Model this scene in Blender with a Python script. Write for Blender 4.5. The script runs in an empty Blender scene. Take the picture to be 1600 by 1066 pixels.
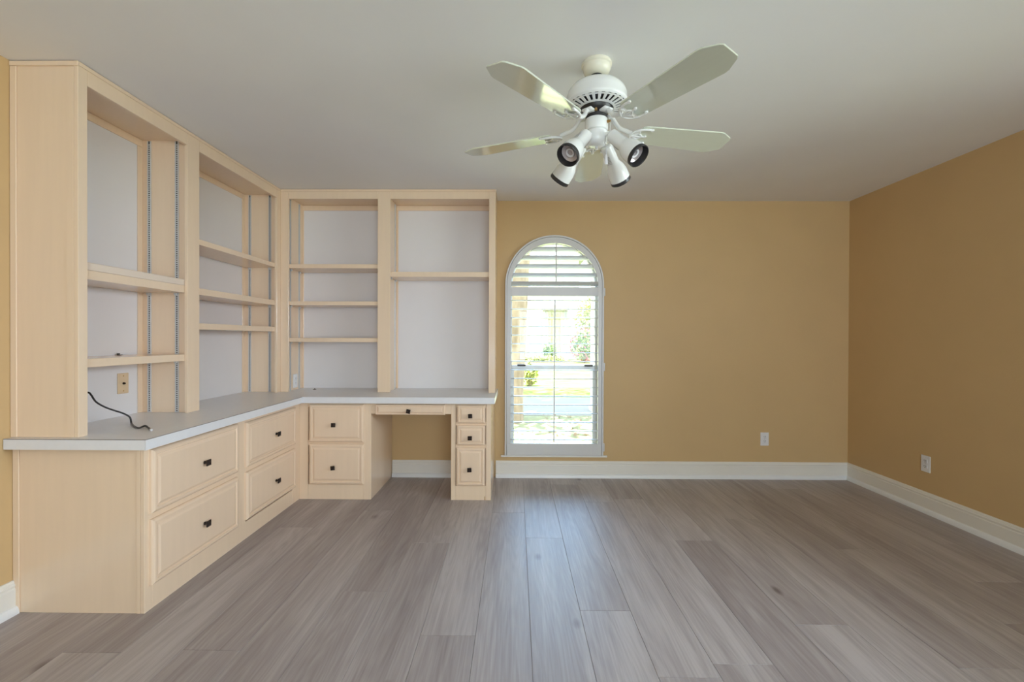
import bpy, bmesh, math, random
from mathutils import Vector, Matrix
random.seed(7)
C = bpy.context.scene.collection
S = bpy.context.scene
PI = math.pi

# ------------------------------------------------------------------ camera, world, lights, exposure
cam = bpy.data.cameras.new('camera'); cam.lens = 15.934; cam.sensor_width = 36; cam.clip_start = 0.05
cam.sensor_fit = 'HORIZONTAL'
camo = bpy.data.objects.new('camera', cam); C.objects.link(camo)
R = Matrix(((0.99996, 0.00828, 0.00359), (-0.00363, 0.00559, 0.99998), (0.00826, -0.99995, 0.00562))).transposed()
camo.matrix_world = Matrix.Translation((0, 0, 1.2261)) @ R.to_4x4()
S.camera = camo
S.view_settings.view_transform = 'Standard'; S.view_settings.look = 'None'
S.view_settings.gamma = 1; S.view_settings.use_curve_mapping = False
S.view_settings.exposure = 0.14
S.cycles.max_bounces = 14; S.cycles.diffuse_bounces = 7; S.cycles.glossy_bounces = 5
S.cycles.transparent_max_bounces = 16; S.cycles.caustics_reflective = False
S.cycles.sample_clamp_indirect = 6.0

w = bpy.data.worlds.new('sky'); S.world = w; w.use_nodes = True
wn = w.node_tree.nodes; wl = w.node_tree.links
bg = wn['Background']; bg.inputs[1].default_value = 3.0
tc = wn.new('ShaderNodeTexCoord'); sx = wn.new('ShaderNodeSeparateXYZ'); rp = wn.new('ShaderNodeValToRGB')
wl.new(tc.outputs['Generated'], sx.inputs[0]); wl.new(sx.outputs[2], rp.inputs[0]); wl.new(rp.outputs[0], bg.inputs[0])
rp.color_ramp.elements[0].color = (0.96, 0.98, 1.0, 1); rp.color_ramp.elements[0].position = 0.0
rp.color_ramp.elements[1].color = (0.60, 0.78, 1.0, 1); rp.color_ramp.elements[1].position = 0.8

def lamp(name, kind, loc, direction, energy, color, **k):
    l = bpy.data.lights.new(name, kind); l.energy = energy; l.color = color
    for a, v in k.items(): setattr(l, a, v)
    o = bpy.data.objects.new(name, l); C.objects.link(o); o.location = loc
    o.rotation_euler = Vector(direction).to_track_quat('-Z', 'Y').to_euler()
    return o
lamp('sun', 'SUN', (-8, 0, 30), (0.20, 0.25, -0.95), 16.0, (1.0, 0.95, 0.86), angle=0.012)
# fill lamp in an added right-wall opening; daylight from an unseen window behind
lamp('side_fill_light', 'AREA', (2.90, 1.1, 1.66), (-1, 0.20, -0.24), 21, (0.74, 0.87, 1.0), shape='RECTANGLE', size=1.8, size_y=0.8, spread=math.radians(88))
lamp('rear_window_daylight', 'AREA', (1.4, -4.44, 1.30), (-0.12, 1, -0.12), 120, (0.70, 0.86, 1.0), shape='RECTANGLE', size=2.6, size_y=1.5)
# blue skylight falling towards the arched window, and the glow of the sunlit lawn coming up to it
lamp('window_skylight', 'AREA', (0.34, 5.3, 1.9), (0, -0.82, -0.57), 27, (0.30, 0.58, 1.0), shape='RECTANGLE', size=1.8, size_y=2.6, spread=math.radians(68))
lamp('lawn_glow', 'AREA', (0.34, 6.3, 0.0), (0, -0.85, 0.52), 200, (0.90, 1.0, 0.56), shape='RECTANGLE', size=5.0, size_y=2.6)
# soft light thrown up at the ceiling behind the camera and bounced into the room
lamp('bounce_light', 'AREA', (-0.8, -3.0, 0.8), (0, 0.2, 1), 50, (0.58, 0.79, 1.0), shape='RECTANGLE', size=2.4, size_y=1.8)
portal = lamp('window_portal', 'AREA', (0.3385, 4.22, 1.15), (0, -1, 0), 1, (1, 1, 1), shape='RECTANGLE', size=0.84, size_y=1.95)
portal.data.cycles.is_portal = True

# ------------------------------------------------------------------ materials
def srgb(r, g, b):
    f = lambda c: c / 12.92 if c <= .04045 else ((c + .055) / 1.055) ** 2.4
    return (f(r / 255), f(g / 255), f(b / 255), 1)
def mat(name, col, rough=0.5, spec=0.5, var=0.0, scale=(20, 20, 20), bump=0.0, bscale=60.0, metal=0.0, col2=None, coat=0.0):
    m = bpy.data.materials.new(name); m.use_nodes = True
    n = m.node_tree.nodes; l = m.node_tree.links; p = n['Principled BSDF']
    if len(col) == 3: col = (*col, 1)
    p.inputs['Base Color'].default_value = col; p.inputs['Roughness'].default_value = rough
    p.inputs['Specular IOR Level'].default_value = spec; p.inputs['Metallic'].default_value = metal
    if coat: p.inputs['Coat Weight'].default_value = coat; p.inputs['Coat Roughness'].default_value = 0.06; p.inputs['Coat IOR'].default_value = 1.75
    t = n.new('ShaderNodeTexCoord')
    if var or col2:
        mp = n.new('ShaderNodeMapping'); mp.inputs['Scale'].default_value = scale
        l.new(t.outputs['Object'], mp.inputs[0])
        no = n.new('ShaderNodeTexNoise'); no.inputs['Scale'].default_value = 1.0; no.inputs['Detail'].default_value = 4
        l.new(mp.outputs[0], no.inputs['Vector'])
        mx = n.new('ShaderNodeMix'); mx.data_type = 'RGBA'
        c2 = col2 if col2 else tuple(c * (1 - var) for c in col[:3]) + (1,)
        if len(c2) == 3: c2 = (*c2, 1)
        r = n.new('ShaderNodeMapRange'); r.inputs[1].default_value = .3; r.inputs[2].default_value = .7
        l.new(no.outputs[0], r.inputs[0]); l.new(r.outputs[0], mx.inputs[0])
        mx.inputs[6].default_value = col; mx.inputs[7].default_value = c2
        l.new(mx.outputs[2], p.inputs['Base Color'])
    if bump:
        nb = n.new('ShaderNodeTexNoise'); nb.inputs['Scale'].default_value = bscale; nb.inputs['Detail'].default_value = 3
        l.new(t.outputs['Object'], nb.inputs['Vector'])
        b = n.new('ShaderNodeBump'); b.inputs['Strength'].default_value = bump; b.inputs['Distance'].default_value = 0.004
        l.new(nb.outputs[0], b.inputs['Height']); l.new(b.outputs[0], p.inputs['Normal'])
    return m

M = {}
M['wall'] = mat('tan_wall_paint', (0.61, 0.425, 0.215), .55, .3, .04, (3, 3, 3), .12, 90)
M['ceiling'] = mat('ceiling_paint', (0.84, 0.84, 0.85), .8, .2, .03, (2, 2, 2), .06, 70)
M['cream'] = mat('cream_cabinet_paint', (0.82, 0.64, 0.465), .15, .5, .03, (40, 40, 2.5), .012, 120)
M['creamh'] = mat('cream_cabinet_paint_drawers', (0.82, 0.63, 0.46), .18, .5, .03, (30, 30, 3), .012, 120)
M['panel'] = mat('white_bookcase_backing', (0.77, 0.75, 0.76), .45, .4, .02, (4, 4, 4), .02, 100)
M['counter'] = mat('white_laminate', (0.76, 0.76, 0.775), .3, .5, .03, (30, 30, 30))
M['seam'] = mat('laminate_seam', (0.20, 0.17, 0.15), .7)
M['trim'] = mat('cream_trim_paint', (0.80, 0.775, 0.72), .32, .5, .03, (4, 4, 4))
M['shoe'] = mat('white_shoe_paint', (0.80, 0.81, 0.82), .3, .5, .03, (4, 4, 4))
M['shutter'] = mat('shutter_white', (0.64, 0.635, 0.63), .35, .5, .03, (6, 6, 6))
M['sash'] = mat('vinyl_white', (0.82, 0.85, 0.88), .35, .5, .03, (6, 6, 6))
M['bronze'] = mat('dark_bronze', (0.030, 0.018, 0.014), .35, .5, .3, (80, 80, 80), metal=.4)
M['steel'] = mat('zinc_standard', (0.66, 0.66, 0.66), .3, .5, .1, (60, 60, 60), metal=.2)
M['slot'] = mat('dark_slot', (0.05, 0.045, 0.04), .7, .3, .2, (50, 50, 50))
M['ivory'] = mat('ivory_plastic', (0.72, 0.55, 0.36), .35, .5, .04, (40, 40, 40))
M['plastic'] = mat('white_plastic', (0.78, 0.77, 0.78), .3, .5, .03, (40, 40, 40))
M['greyplastic'] = mat('grey_plastic', (0.50, 0.50, 0.50), .4, .5, .05, (40, 40, 40))
M['black'] = mat('black_rubber', (0.025, 0.022, 0.022), .4, .5, .2, (90, 90, 90))
M['fan'] = mat('fan_white_enamel', (0.80, 0.81, 0.79), .22, .5, .03, (8, 8, 8))
M['fancream'] = mat('fan_canopy_cream', (0.80, 0.77, 0.64), .25, .5, .04, (8, 8, 8))
M['blade'] = mat('fan_blade_white', (0.64, 0.68, 0.56), .16, .5, .03, (5, 60, 5), coat=.9)
M['fandark'] = mat('fan_motor_black', (0.02, 0.018, 0.018), .4, .5, .2, (40, 40, 40))
M['brass'] = mat('brass', (0.55, 0.33, 0.12), .3, .5, .1, (60, 60, 60), metal=.9)
M['bulb'] = mat('reflector_bulb', (0.55, 0.50, 0.50), .15, .5, .1, (60, 60, 60), metal=.3)
M['oxide'] = mat('bare_wood', (0.45, 0.25, 0.08), .6, .3, .3, (60, 60, 10))

def plank_mat():
    m = bpy.data.materials.new('grey_oak_plank'); m.use_nodes = True
    n = m.node_tree.nodes; l = m.node_tree.links; p = n['Principled BSDF']
    t = n.new('ShaderNodeTexCoord'); oi = n.new('ShaderNodeObjectInfo')
    off = n.new('ShaderNodeVectorMath'); off.operation = 'SCALE'; off.inputs[0].default_value = (13.7, 57.3, 0)
    l.new(oi.outputs['Random'], off.inputs['Scale'])
    add = n.new('ShaderNodeVectorMath'); l.new(t.outputs['Object'], add.inputs[0]); l.new(off.outputs[0], add.inputs[1])
    def noise(sc, det, rough=.55, dist=0.0):
        mp = n.new('ShaderNodeMapping'); mp.inputs['Scale'].default_value = sc; l.new(add.outputs[0], mp.inputs[0])
        q = n.new('ShaderNodeTexNoise'); q.inputs['Scale'].default_value = 1; q.inputs['Detail'].default_value = det
        q.inputs['Roughness'].default_value = rough; q.inputs['Distortion'].default_value = dist
        l.new(mp.outputs[0], q.inputs['Vector']); return q.outputs[0]
    broad = noise((9, .9, 1), 3, .5, .4); fine = noise((170, 5, 1), 3); mid = noise((45, 1.6, 1), 4, .6, .8)
    # cathedral figure: rings from a distorted, long-stretched field
    mp = n.new('ShaderNodeMapping'); mp.inputs['Scale'].default_value = (1, .09, 1); l.new(add.outputs[0], mp.inputs[0])
    wv = n.new('ShaderNodeTexNoise'); wv.inputs['Scale'].default_value = 6.5; wv.inputs['Detail'].default_value = 1.5
    l.new(mp.outputs[0], wv.inputs['Vector'])
    ml = n.new('ShaderNodeMath'); ml.operation = 'MULTIPLY'; ml.inputs[1].default_value = 120; l.new(wv.outputs[0], ml.inputs[0])
    sn = n.new('ShaderNodeMath'); sn.operation = 'SINE'; l.new(ml.outputs[0], sn.inputs[0])
    # knots
    mk = n.new('ShaderNodeMapping'); mk.inputs['Scale'].default_value = (2.1, 1.05, 0.0); l.new(add.outputs[0], mk.inputs[0])
    vo = n.new('ShaderNodeTexVoronoi'); vo.inputs['Scale'].default_value = 1.1; l.new(mk.outputs[0], vo.inputs['Vector'])
    kr = n.new('ShaderNodeMapRange'); kr.inputs[1].default_value = .012; kr.inputs[2].default_value = .06
    kr.inputs[3].default_value = 1; kr.inputs[4].default_value = 0; l.new(vo.outputs['Distance'], kr.inputs[0])
    def madd(a, k, b):
        q = n.new('ShaderNodeMath'); q.operation = 'MULTIPLY_ADD'; l.new(a, q.inputs[0]); q.inputs[1].default_value = k
        if isinstance(b, float): q.inputs[2].default_value = b
        else: l.new(b, q.inputs[2])
        return q.outputs[0]
    v = madd(broad, .55, -.275); v = madd(mid, .45, v); v = madd(fine, .22, v); v = madd(sn.outputs[0], .030, v)
    v = madd(kr.outputs[0], -.45, v)
    sep = n.new('ShaderNodeSeparateColor'); l.new(oi.outputs['Color'], sep.inputs[0])
    v = madd(sep.outputs[0], 1.0, v)
    r = n.new('ShaderNodeValToRGB'); l.new(v, r.inputs[0])
    e = r.color_ramp.elements
    e[0].position = .35; e[0].color = (0.125, 0.098, 0.093, 1)
    e[1].position = 1.15 if False else 1.0; e[1].color = (0.45, 0.41, 0.405, 1)
    q = e.new(.62); q.color = (0.258, 0.218, 0.216, 1)
    q = e.new(.80); q.color = (0.335, 0.295, 0.292, 1)
    l.new(r.outputs[0], p.inputs['Base Color'])
    p.inputs['Roughness'].default_value = .44; p.inputs['Specular IOR Level'].default_value = .8
    b = n.new('ShaderNodeBump'); b.inputs['Strength'].default_value = .15; b.inputs['Distance'].default_value = .002
    l.new(fine, b.inputs['Height']); l.new(b.outputs[0], p.inputs['Normal'])
    return m
M['plank'] = plank_mat()

def glass_mat():
    m = bpy.data.materials.new('window_glass'); m.use_nodes = True
    n = m.node_tree.nodes; l = m.node_tree.links
    n.remove(n['Principled BSDF']); out = n['Material Output']
    tr = n.new('ShaderNodeBsdfTransparent'); tr.inputs[0].default_value = (.96, .98, .97, 1)
    gl = n.new('ShaderNodeBsdfGlossy'); gl.inputs['Roughness'].default_value = .01
    fr = n.new('ShaderNodeFresnel'); fr.inputs[0].default_value = 1.3
    mx = n.new('ShaderNodeMixShader'); l.new(fr.outputs[0], mx.inputs[0]); l.new(tr.outputs[0], mx.inputs[1]); l.new(gl.outputs[0], mx.inputs[2])
    l.new(mx.outputs[0], out.inputs[0]); return m
M['glass'] = glass_mat()

# ------------------------------------------------------------------ mesh helpers
def V(*a): return Vector(a)
def box(bm, x0, x1, y0, y1, z0, z1, bev=0.0, seg=1):
    a = [bm.verts.new((x, y, z)) for z in (z0, z1) for y in (y0, y1) for x in (x0, x1)]
    fs = [(0, 2, 3, 1), (4, 5, 7, 6), (0, 1, 5, 4), (2, 6, 7, 3), (0, 4, 6, 2), (1, 3, 7, 5)]
    faces = [bm.faces.new([a[i] for i in f]) for f in fs]
    if bev:
        es = list({e for f in faces for e in f.edges})
        bmesh.ops.bevel(bm, geom=es, offset=bev, segments=seg, affect='EDGES', profile=.6)
    return faces
def lathe(bm, prof, n=40, c=(0, 0), a0=0.0, a1=2 * PI, M4=None):
    full = abs(a1 - a0 - 2 * PI) < 1e-6
    rings = []
    for r, z in prof:
        if r < 1e-6:
            rings.append([bm.verts.new((c[0], c[1], z))]); continue
        rings.append([bm.verts.new((c[0] + r * math.cos(a0 + (a1 - a0) * i / n), c[1] + r * math.sin(a0 + (a1 - a0) * i / n), z)) for i in range(n if full else n + 1)])
    for A, B in zip(rings, rings[1:]):
        m = max(len(A), len(B))
        for i in range(m if full else m - 1):
            j = (i + 1) % m
            if len(A) == 1: f = [A[0], B[j], B[i]]
            elif len(B) == 1: f = [A[i], A[j], B[0]]
            else: f = [A[i], A[j], B[j], B[i]]
            try: bm.faces.new(f)
            except ValueError: pass
    if M4 is not None:
        bmesh.ops.transform(bm, matrix=M4, verts=[v for r in rings for v in r])
def tube(bm, pts, rad, n=8, caps=True):
    pts = [Vector(p) for p in pts]; rad = rad if isinstance(rad, (list, tuple)) else [rad] * len(pts)
    prev = None; rings = []
    for i, p in enumerate(pts):
        t = (pts[min(i + 1, len(pts) - 1)] - pts[max(i - 1, 0)]).normalized()
        if prev is None: u = t.orthogonal().normalized()
        else: u = (prev - t * prev.dot(t)).normalized()
        prev = u; v = t.cross(u)
        rings.append([bm.verts.new(p + (u * math.cos(2 * PI * k / n) + v * math.sin(2 * PI * k / n)) * rad[i]) for k in range(n)])
    for A, B in zip(rings, rings[1:]):
        for k in range(n): bm.faces.new([A[k], A[(k + 1) % n], B[(k + 1) % n], B[k]])
    if caps: bm.faces.new(rings[0][::-1]); bm.faces.new(rings[-1])
def spline(pts, k=6):
    P = [Vector(p) for p in pts]; P = [2 * P[0] - P[1]] + P + [2 * P[-1] - P[-2]]; out = []
    for i in range(1, len(P) - 2):
        for j in range(k):
            t = j / k; a, b, c, d = P[i - 1:i + 3]
            out.append(.5 * ((2 * b) + (c - a) * t + (2 * a - 5 * b + 4 * c - d) * t * t + (3 * b - a - 3 * c + d) * t ** 3))
    out.append(P[-2]); return out
def prism(bm, outline, axis, a, b):
    """extrude a closed 2-D outline along an axis (0 x, 1 y, 2 z) from a to b"""
    def mk(p, t):
        q = list(p); q.insert(axis, t); return bm.verts.new(q)
    A = [mk(p, a) for p in outline]; B = [mk(p, b) for p in outline]; n = len(outline)
    for i in range(n): bm.faces.new([A[i], A[(i + 1) % n], B[(i + 1) % n], B[i]])
    bm.faces.new(A[::-1]); bm.faces.new(B)

def finish(name, bm, smooth=None):
    bmesh.ops.recalc_face_normals(bm, faces=bm.faces)
    me = bpy.data.meshes.new(name); bm.to_mesh(me); bm.free()
    if smooth is not None:
        me.polygons.foreach_set('use_smooth', [True] * len(me.polygons))
        try: me.set_sharp_from_angle(angle=math.radians(smooth))
        except Exception: pass
    return me
BASE = {}
def link(name, me, m, parent=None, loc=None):
    o = bpy.data.objects.new(name, me); C.objects.link(o)
    if m is not None and not me.materials: me.materials.append(m)
    if parent is not None: o.parent = parent
    if loc is not None: o.location = loc
    BASE[o.name] = Vector(loc or (0, 0, 0)) + (BASE[parent.name] if parent is not None else Vector((0, 0, 0)))
    return o
def obj(name, bm, m, parent=None, smooth=None, origin=None):
    """bm holds world coordinates; the object's origin goes to `origin` (world) or its parent's base"""
    pb = BASE[parent.name] if parent is not None else Vector((0, 0, 0))
    og = Vector(origin) if origin is not None else pb
    bmesh.ops.translate(bm, verts=bm.verts, vec=-og)
    return link(name, finish(name, bm, smooth), m, parent, og - pb)
def bxo(name, m, parent, x0, x1, y0, y1, z0, z1, bev=.0015, seg=1):
    bm = bmesh.new(); box(bm, x0, x1, y0, y1, z0, z1, bev, seg)
    return obj(name, bm, m, parent, None, ((x0 + x1) / 2, (y0 + y1) / 2, (z0 + z1) / 2))
def thing(name, label, cat, loc, group=None):
    o = bpy.data.objects.new(name, None); C.objects.link(o); o.location = loc; o.empty_display_size = .1
    BASE[o.name] = Vector(loc); tag(o, label, cat, group); return o
def tag(o, label, cat, group=None):
    o['label'] = label; o['category'] = cat
    if group: o['group'] = group
    return o
def struct(o, label=None):
    o['kind'] = 'structure'
    if label: o['label'] = label
    return o

# ------------------------------------------------------------------ room shell
XL, XR, YW, YN0, H = -2.227, 2.923, 4.005, -4.5, 2.44
WX, WR, WZ, WB = 0.3385, 0.405, 1.70, 0.205          # window opening: centre x, half width, spring height, bottom
T = .14
def wall_back():
    bm = bmesh.new()
    N = 32
    arc = [(WX + WR * math.cos(PI - PI * i / N), WZ + WR * math.sin(PI * i / N)) for i in range(N + 1)]
    for y, flip in ((YW, 0), (YW + T, 1)):
        def q(p): bm.faces.new([bm.verts.new((a, y, b)) for a, b in p])
        x0, x1 = WX - WR, WX + WR
        e = .14 
        q([(XL - e, -.2), (x0, -.2), (x0, H + .1), (XL - e, H + .1)]); q([(x1, -.2), (XR + e, -.2), (XR + e, H + .1), (x1, H + .1)])
        q([(x0, -.2), (x1, -.2), (x1, WB), (x0, WB)])
        for (a, b), (c, d) in zip(arc, arc[1:]): q([(a, b), (c, d), (c, H + .1), (a, H + .1)])
    path = [(WX - WR, WB)] + arc + [(WX + WR, WB)]
    for (a, b), (c, d) in zip(path, path[1:] + path[:1]):
        bm.faces.new([bm.verts.new(p) for p in ((a, YW, b), (c, YW, d), (c, YW + T, d), (a, YW + T, b))])
    bmesh.ops.remove_doubles(bm, verts=bm.verts, dist=1e-5)
    return struct(obj('wall_back', bm, M['wall']), 'tan painted wall with the arched window')
wall_back()
bm = bmesh.new(); box(bm, XL - .14, XL, YN0 - .14, YW, -.2, H + .1); struct(obj('wall_left', bm, M['wall']))
bm = bmesh.new()                                        # right wall, with an added opening out of view for the side fill
box(bm, XR, XR + .14, 2.05, YW, -.2, H + .1); box(bm, XR, XR + .14, YN0 - .14, .15, -.2, H + .1)
box(bm, XR, XR + .14, .15, 2.05, 2.2, H + .1); box(bm, XR, XR + .14, .15, 2.05, -.2, 1.22)
struct(obj('wall_right', bm, M['wall']))
bm = bmesh.new()                                        # wall behind the camera, with a wide unseen window opening
box(bm, XL, .05, YN0 - .14, YN0, -.2, H + .1); box(bm, 2.75, XR, YN0 - .14, YN0, -.2, H + .1)
box(bm, .05, 2.75, YN0 - .14, YN0, 2.1, H + .1); box(bm, .05, 2.75, YN0 - .14, YN0, -.2, 0.45)
struct(obj('wall_front', bm, M['wall']))
bm = bmesh.new(); box(bm, XL - .6, XR + 3.2, YN0 - 4.2, YW + .45, H, H + .22); struct(obj('ceiling', bm, M['ceiling']))  # slab extended out of view past the right and rear walls to block sun

# floor: slab + individual planks
fl = bpy.data.objects.new('floor', None)
bm = bmesh.new(); box(bm, XL, XR, YN0, YW, -.12, -.006); fl = struct(obj('floor', bm, M['seam']), 'grey oak plank floor')
PW, PX0, PL = .2277, .066, 1.76
joint = {0: 2.78, 1: 2.04, 2: 1.64, 3: 3.47, 4: 2.76, 5: 1.95, 6: 3.10, 7: 1.70, 8: 2.66, 9: 1.97, 10: 2.31, 11: 2.74, 12: 3.3,
         -1: 3.18, -2: 1.86, -3: 2.70, -4: 2.18, -5: 3.21, -6: 1.76, -7: 2.91, -8: 3.5, -9: 2.3, -10: 2.6, -11: 1.8}
tone = {}
def plank_tone(k, i):
    d = {(4, 0): .38, (0, 0): .46, (-2, 1): .57, (-2, 0): .46, (-3, 0): .46, (-3, 1): .54, (-7, 0): .56, (-8, 0): .42, (-4, 1): .45,
         (-4, 0): .50, (1, 0): .55, (2, 1): .54, (5, 0): .56, (3, 1): .44, (7, 1): .44, (10, 0): .40, (9, 0): .46, (-7, 1): .45}
    return d.get((k, i), random.choice((.46, .48, .50, .51, .53, .55)))
far = bmesh.new()
for k in range(-11, 13):
    x0, x1 = max(PX0 + PW * k, XL + .002), min(PX0 + PW * (k + 1), XR - .002)
    if x1 - x0 < .01: continue
    j = joint[k]
    ys = sorted([j + PL * i for i in range(-6, 4)])
    ys = [YN0] + [y for y in ys if YN0 + .05 < y < YW - .03] + [YW - .003]
    base_i = ys.index(j) if j in ys else 0
    for i, (a, b) in enumerate(zip(ys, ys[1:])):
        g = .0005
        if b < .35 or (x1 < -1.66 and a > 2.0):
            box(far, x0 + g, x1 - g, a + g, b - g, -.006, 0); continue
        bm = bmesh.new(); box(bm, x0 + g, x1 - g, a + g, b - g, -.006, 0)
        top = [e for e in bm.edges if all(v.co.z > -.001 for v in e.verts)]
        bmesh.ops.bevel(bm, geom=top, offset=.0009, segments=1, affect='EDGES')
        # index: 1 = beyond the noted joint, 0 = nearer than it
        o = obj('plank', bm, M['plank'], fl, None, ((x0 + x1) / 2, (a + b) / 2, 0))
        idx = i - base_i + 1
        tv = plank_tone(k, idx); o.color = (tv, tv, tv, 1)
fo = obj('hidden_planks', far, M['plank'], fl); fo['kind'] = 'stuff'; fo.color = (.46, .46, .46, 1)

# baseboards with a white shoe moulding
prof = [(0, 0), (.015, 0), (.015, .108), (.012, .112), (.012, .118), (.014, .121), (.014, .126), (.010, .131), (.010, .136), (.006, .145), (0, .146)]
shoe = [(.015, 0)] + [(.015 + .017 * math.cos(t), .034 * math.sin(t)) for t in [PI / 2 * i / 5 for i in range(6)]]
def baseboard(name, kind, a, b, at, sgn):
    """kind 'x': runs along x at y=at; 'y': runs along y at x=at; sgn = direction out of the wall"""
    def mk(pr):
        bm = bmesh.new()
        if kind == 'x': prism(bm, [(at + sgn * p, z) for p, z in pr], 0, a, b)
        else: prism(bm, [(at + sgn * p, z) for p, z in pr], 1, a, b)
        return bm
    o = struct(obj(name, mk(prof), M['trim'])); s = obj('shoe_molding', mk(shoe), M['shoe'], o); return o
baseboard('baseboard_back', 'x', -.172, XR, YW, -1)
baseboard('baseboard_back_kneehole', 'x', -1.088, -.488, YW, -1)
baseboard('baseboard_right', 'y', YN0, YW, XR, -1)
baseboard('baseboard_left', 'y', YN0, 1.984, XL, 1)

# ------------------------------------------------------------------ window: sash, glass, sill
def arch_ring(bm, cx, zc, r0, r1, zc1, zb, y0, y1, N=32):
    """closed arch frame (sides + head) between outer half width r0 and inner r1, from zb up"""
    O = [(cx - r0, zb)] + [(cx + r0 * math.cos(PI - PI * i / N), zc + r0 * math.sin(PI * i / N)) for i in range(N + 1)] + [(cx + r0, zb)]
    I = [(cx - r1, zb)] + [(cx + r1 * math.cos(PI - PI * i / N), zc1 + r1 * math.sin(PI * i / N)) for i in range(N + 1)] + [(cx + r1, zb)]
    vs = []
    for (a, b), (c, d) in zip(O, I):
        vs.append([bm.verts.new((a, y0, b)), bm.verts.new((c, y0, d)), bm.verts.new((c, y1, d)), bm.verts.new((a, y1, b))])
    for A, B in zip(vs, vs[1:]):
        for i in range(4): bm.faces.new([A[i], A[(i + 1) % 4], B[(i + 1) % 4], B[i]])
    bm.faces.new(vs[0]); bm.faces.new(vs[-1][::-1])
SY = YW + .085
bm = bmesh.new(); arch_ring(bm, WX, WZ, WR - .002, WR - .032, WZ, WB + .002, SY - .012, SY + .04)
win = struct(obj('window_1', bm, M['sash']), 'arched white sash window behind the shutter')
bxo('bottom_rail', M['sash'], win, WX - WR + .032, WX + WR - .032, SY - .008, SY + .03, WB + .002, WB + .05)
bxo('meeting_rail', M['sash'], win, WX - WR + .032, WX + WR - .032, SY - .016, SY + .03, .950, .985)
bxo('sash_stile', M['sash'], win, WX + WR - .052, WX + WR - .032, SY - .01, SY + .02, WB + .05, .950)
bxo('sash_stile', M['sash'], win, WX - WR + .032, WX - WR + .052, SY - .01, SY + .02, WB + .05, .950)
bxo('arch_rail', M['sash'], win, WX - WR + .032, WX + WR - .032, SY - .008, SY + .03, 1.62, 1.66)
for lx in (.015, .615):
    l = bxo('sash_lock', M['bronze'], win, lx, lx + .075, SY - .04, SY - .015, .978, .994, .003)
bxo('pane', M['glass'], win, WX - WR + .03, WX + WR - .03, SY + .008, SY + .012, WB + .04, .955, 0)
bxo('pane', M['glass'], win, WX - WR + .03, WX + WR - .03, SY + .016, SY + .020, .98, 1.63, 0)
bm = bmesh.new()
N = 32; prism(bm, [(WX + (WR - .03) * math.cos(PI * i / N), 1.70 + (WR - .03) * math.sin(PI * i / N)) for i in range(N + 1)] + [(WX - WR + .03, 1.65), (WX + WR - .03, 1.65)], 1, SY + .016, SY + .02)
obj('pane', bm, M['glass'], win)
bm = bmesh.new(); box(bm, -.128, .807, YW - .03, YW + .08, .184, .198, .004, 2); obj('window_sill', bm, M['trim'], win)

# ------------------------------------------------------------------ plantation shutter
sh = thing('plantation_shutter', 'white arched louvered plantation shutter set over the window in the tan wall', 'shutter', (WX, YW - .02, .2))
y0, y1 = YW - .034, YW - .002
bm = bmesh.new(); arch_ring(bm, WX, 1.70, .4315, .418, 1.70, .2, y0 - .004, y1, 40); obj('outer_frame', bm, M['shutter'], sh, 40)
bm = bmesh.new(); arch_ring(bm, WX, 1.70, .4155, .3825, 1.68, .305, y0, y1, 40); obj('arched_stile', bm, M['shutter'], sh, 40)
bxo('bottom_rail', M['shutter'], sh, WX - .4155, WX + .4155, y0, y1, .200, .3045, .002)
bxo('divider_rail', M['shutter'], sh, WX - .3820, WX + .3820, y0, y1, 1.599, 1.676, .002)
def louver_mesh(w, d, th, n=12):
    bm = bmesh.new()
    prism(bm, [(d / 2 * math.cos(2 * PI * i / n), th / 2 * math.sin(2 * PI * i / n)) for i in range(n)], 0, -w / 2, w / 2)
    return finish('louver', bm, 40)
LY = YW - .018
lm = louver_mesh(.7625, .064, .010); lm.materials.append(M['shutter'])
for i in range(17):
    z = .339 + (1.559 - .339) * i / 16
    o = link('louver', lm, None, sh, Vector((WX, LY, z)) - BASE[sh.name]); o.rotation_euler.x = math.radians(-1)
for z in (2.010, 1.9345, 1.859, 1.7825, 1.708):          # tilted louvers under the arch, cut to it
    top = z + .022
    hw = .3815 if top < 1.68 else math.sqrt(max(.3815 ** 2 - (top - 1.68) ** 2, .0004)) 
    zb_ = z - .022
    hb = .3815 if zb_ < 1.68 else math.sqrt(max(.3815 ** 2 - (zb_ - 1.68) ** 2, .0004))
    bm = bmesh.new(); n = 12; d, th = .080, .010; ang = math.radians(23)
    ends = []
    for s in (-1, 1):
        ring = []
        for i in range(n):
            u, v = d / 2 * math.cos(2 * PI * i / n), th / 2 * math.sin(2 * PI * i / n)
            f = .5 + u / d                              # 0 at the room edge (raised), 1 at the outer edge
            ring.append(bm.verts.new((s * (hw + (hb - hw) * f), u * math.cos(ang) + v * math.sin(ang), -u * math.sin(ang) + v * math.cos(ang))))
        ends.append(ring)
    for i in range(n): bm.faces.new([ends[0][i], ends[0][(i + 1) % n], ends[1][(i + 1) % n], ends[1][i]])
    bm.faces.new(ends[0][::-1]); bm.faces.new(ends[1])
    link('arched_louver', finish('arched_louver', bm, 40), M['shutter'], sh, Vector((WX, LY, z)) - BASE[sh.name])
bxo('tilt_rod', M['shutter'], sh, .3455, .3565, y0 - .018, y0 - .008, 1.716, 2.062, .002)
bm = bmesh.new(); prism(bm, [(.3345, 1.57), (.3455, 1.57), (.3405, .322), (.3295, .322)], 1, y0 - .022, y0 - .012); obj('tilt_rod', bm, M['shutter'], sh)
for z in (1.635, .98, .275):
    bxo('hinge', M['shutter'], sh, WX + .428, WX + .442, y0 - .008, y0 + .006, z - .035, z + .035, .003)

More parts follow.
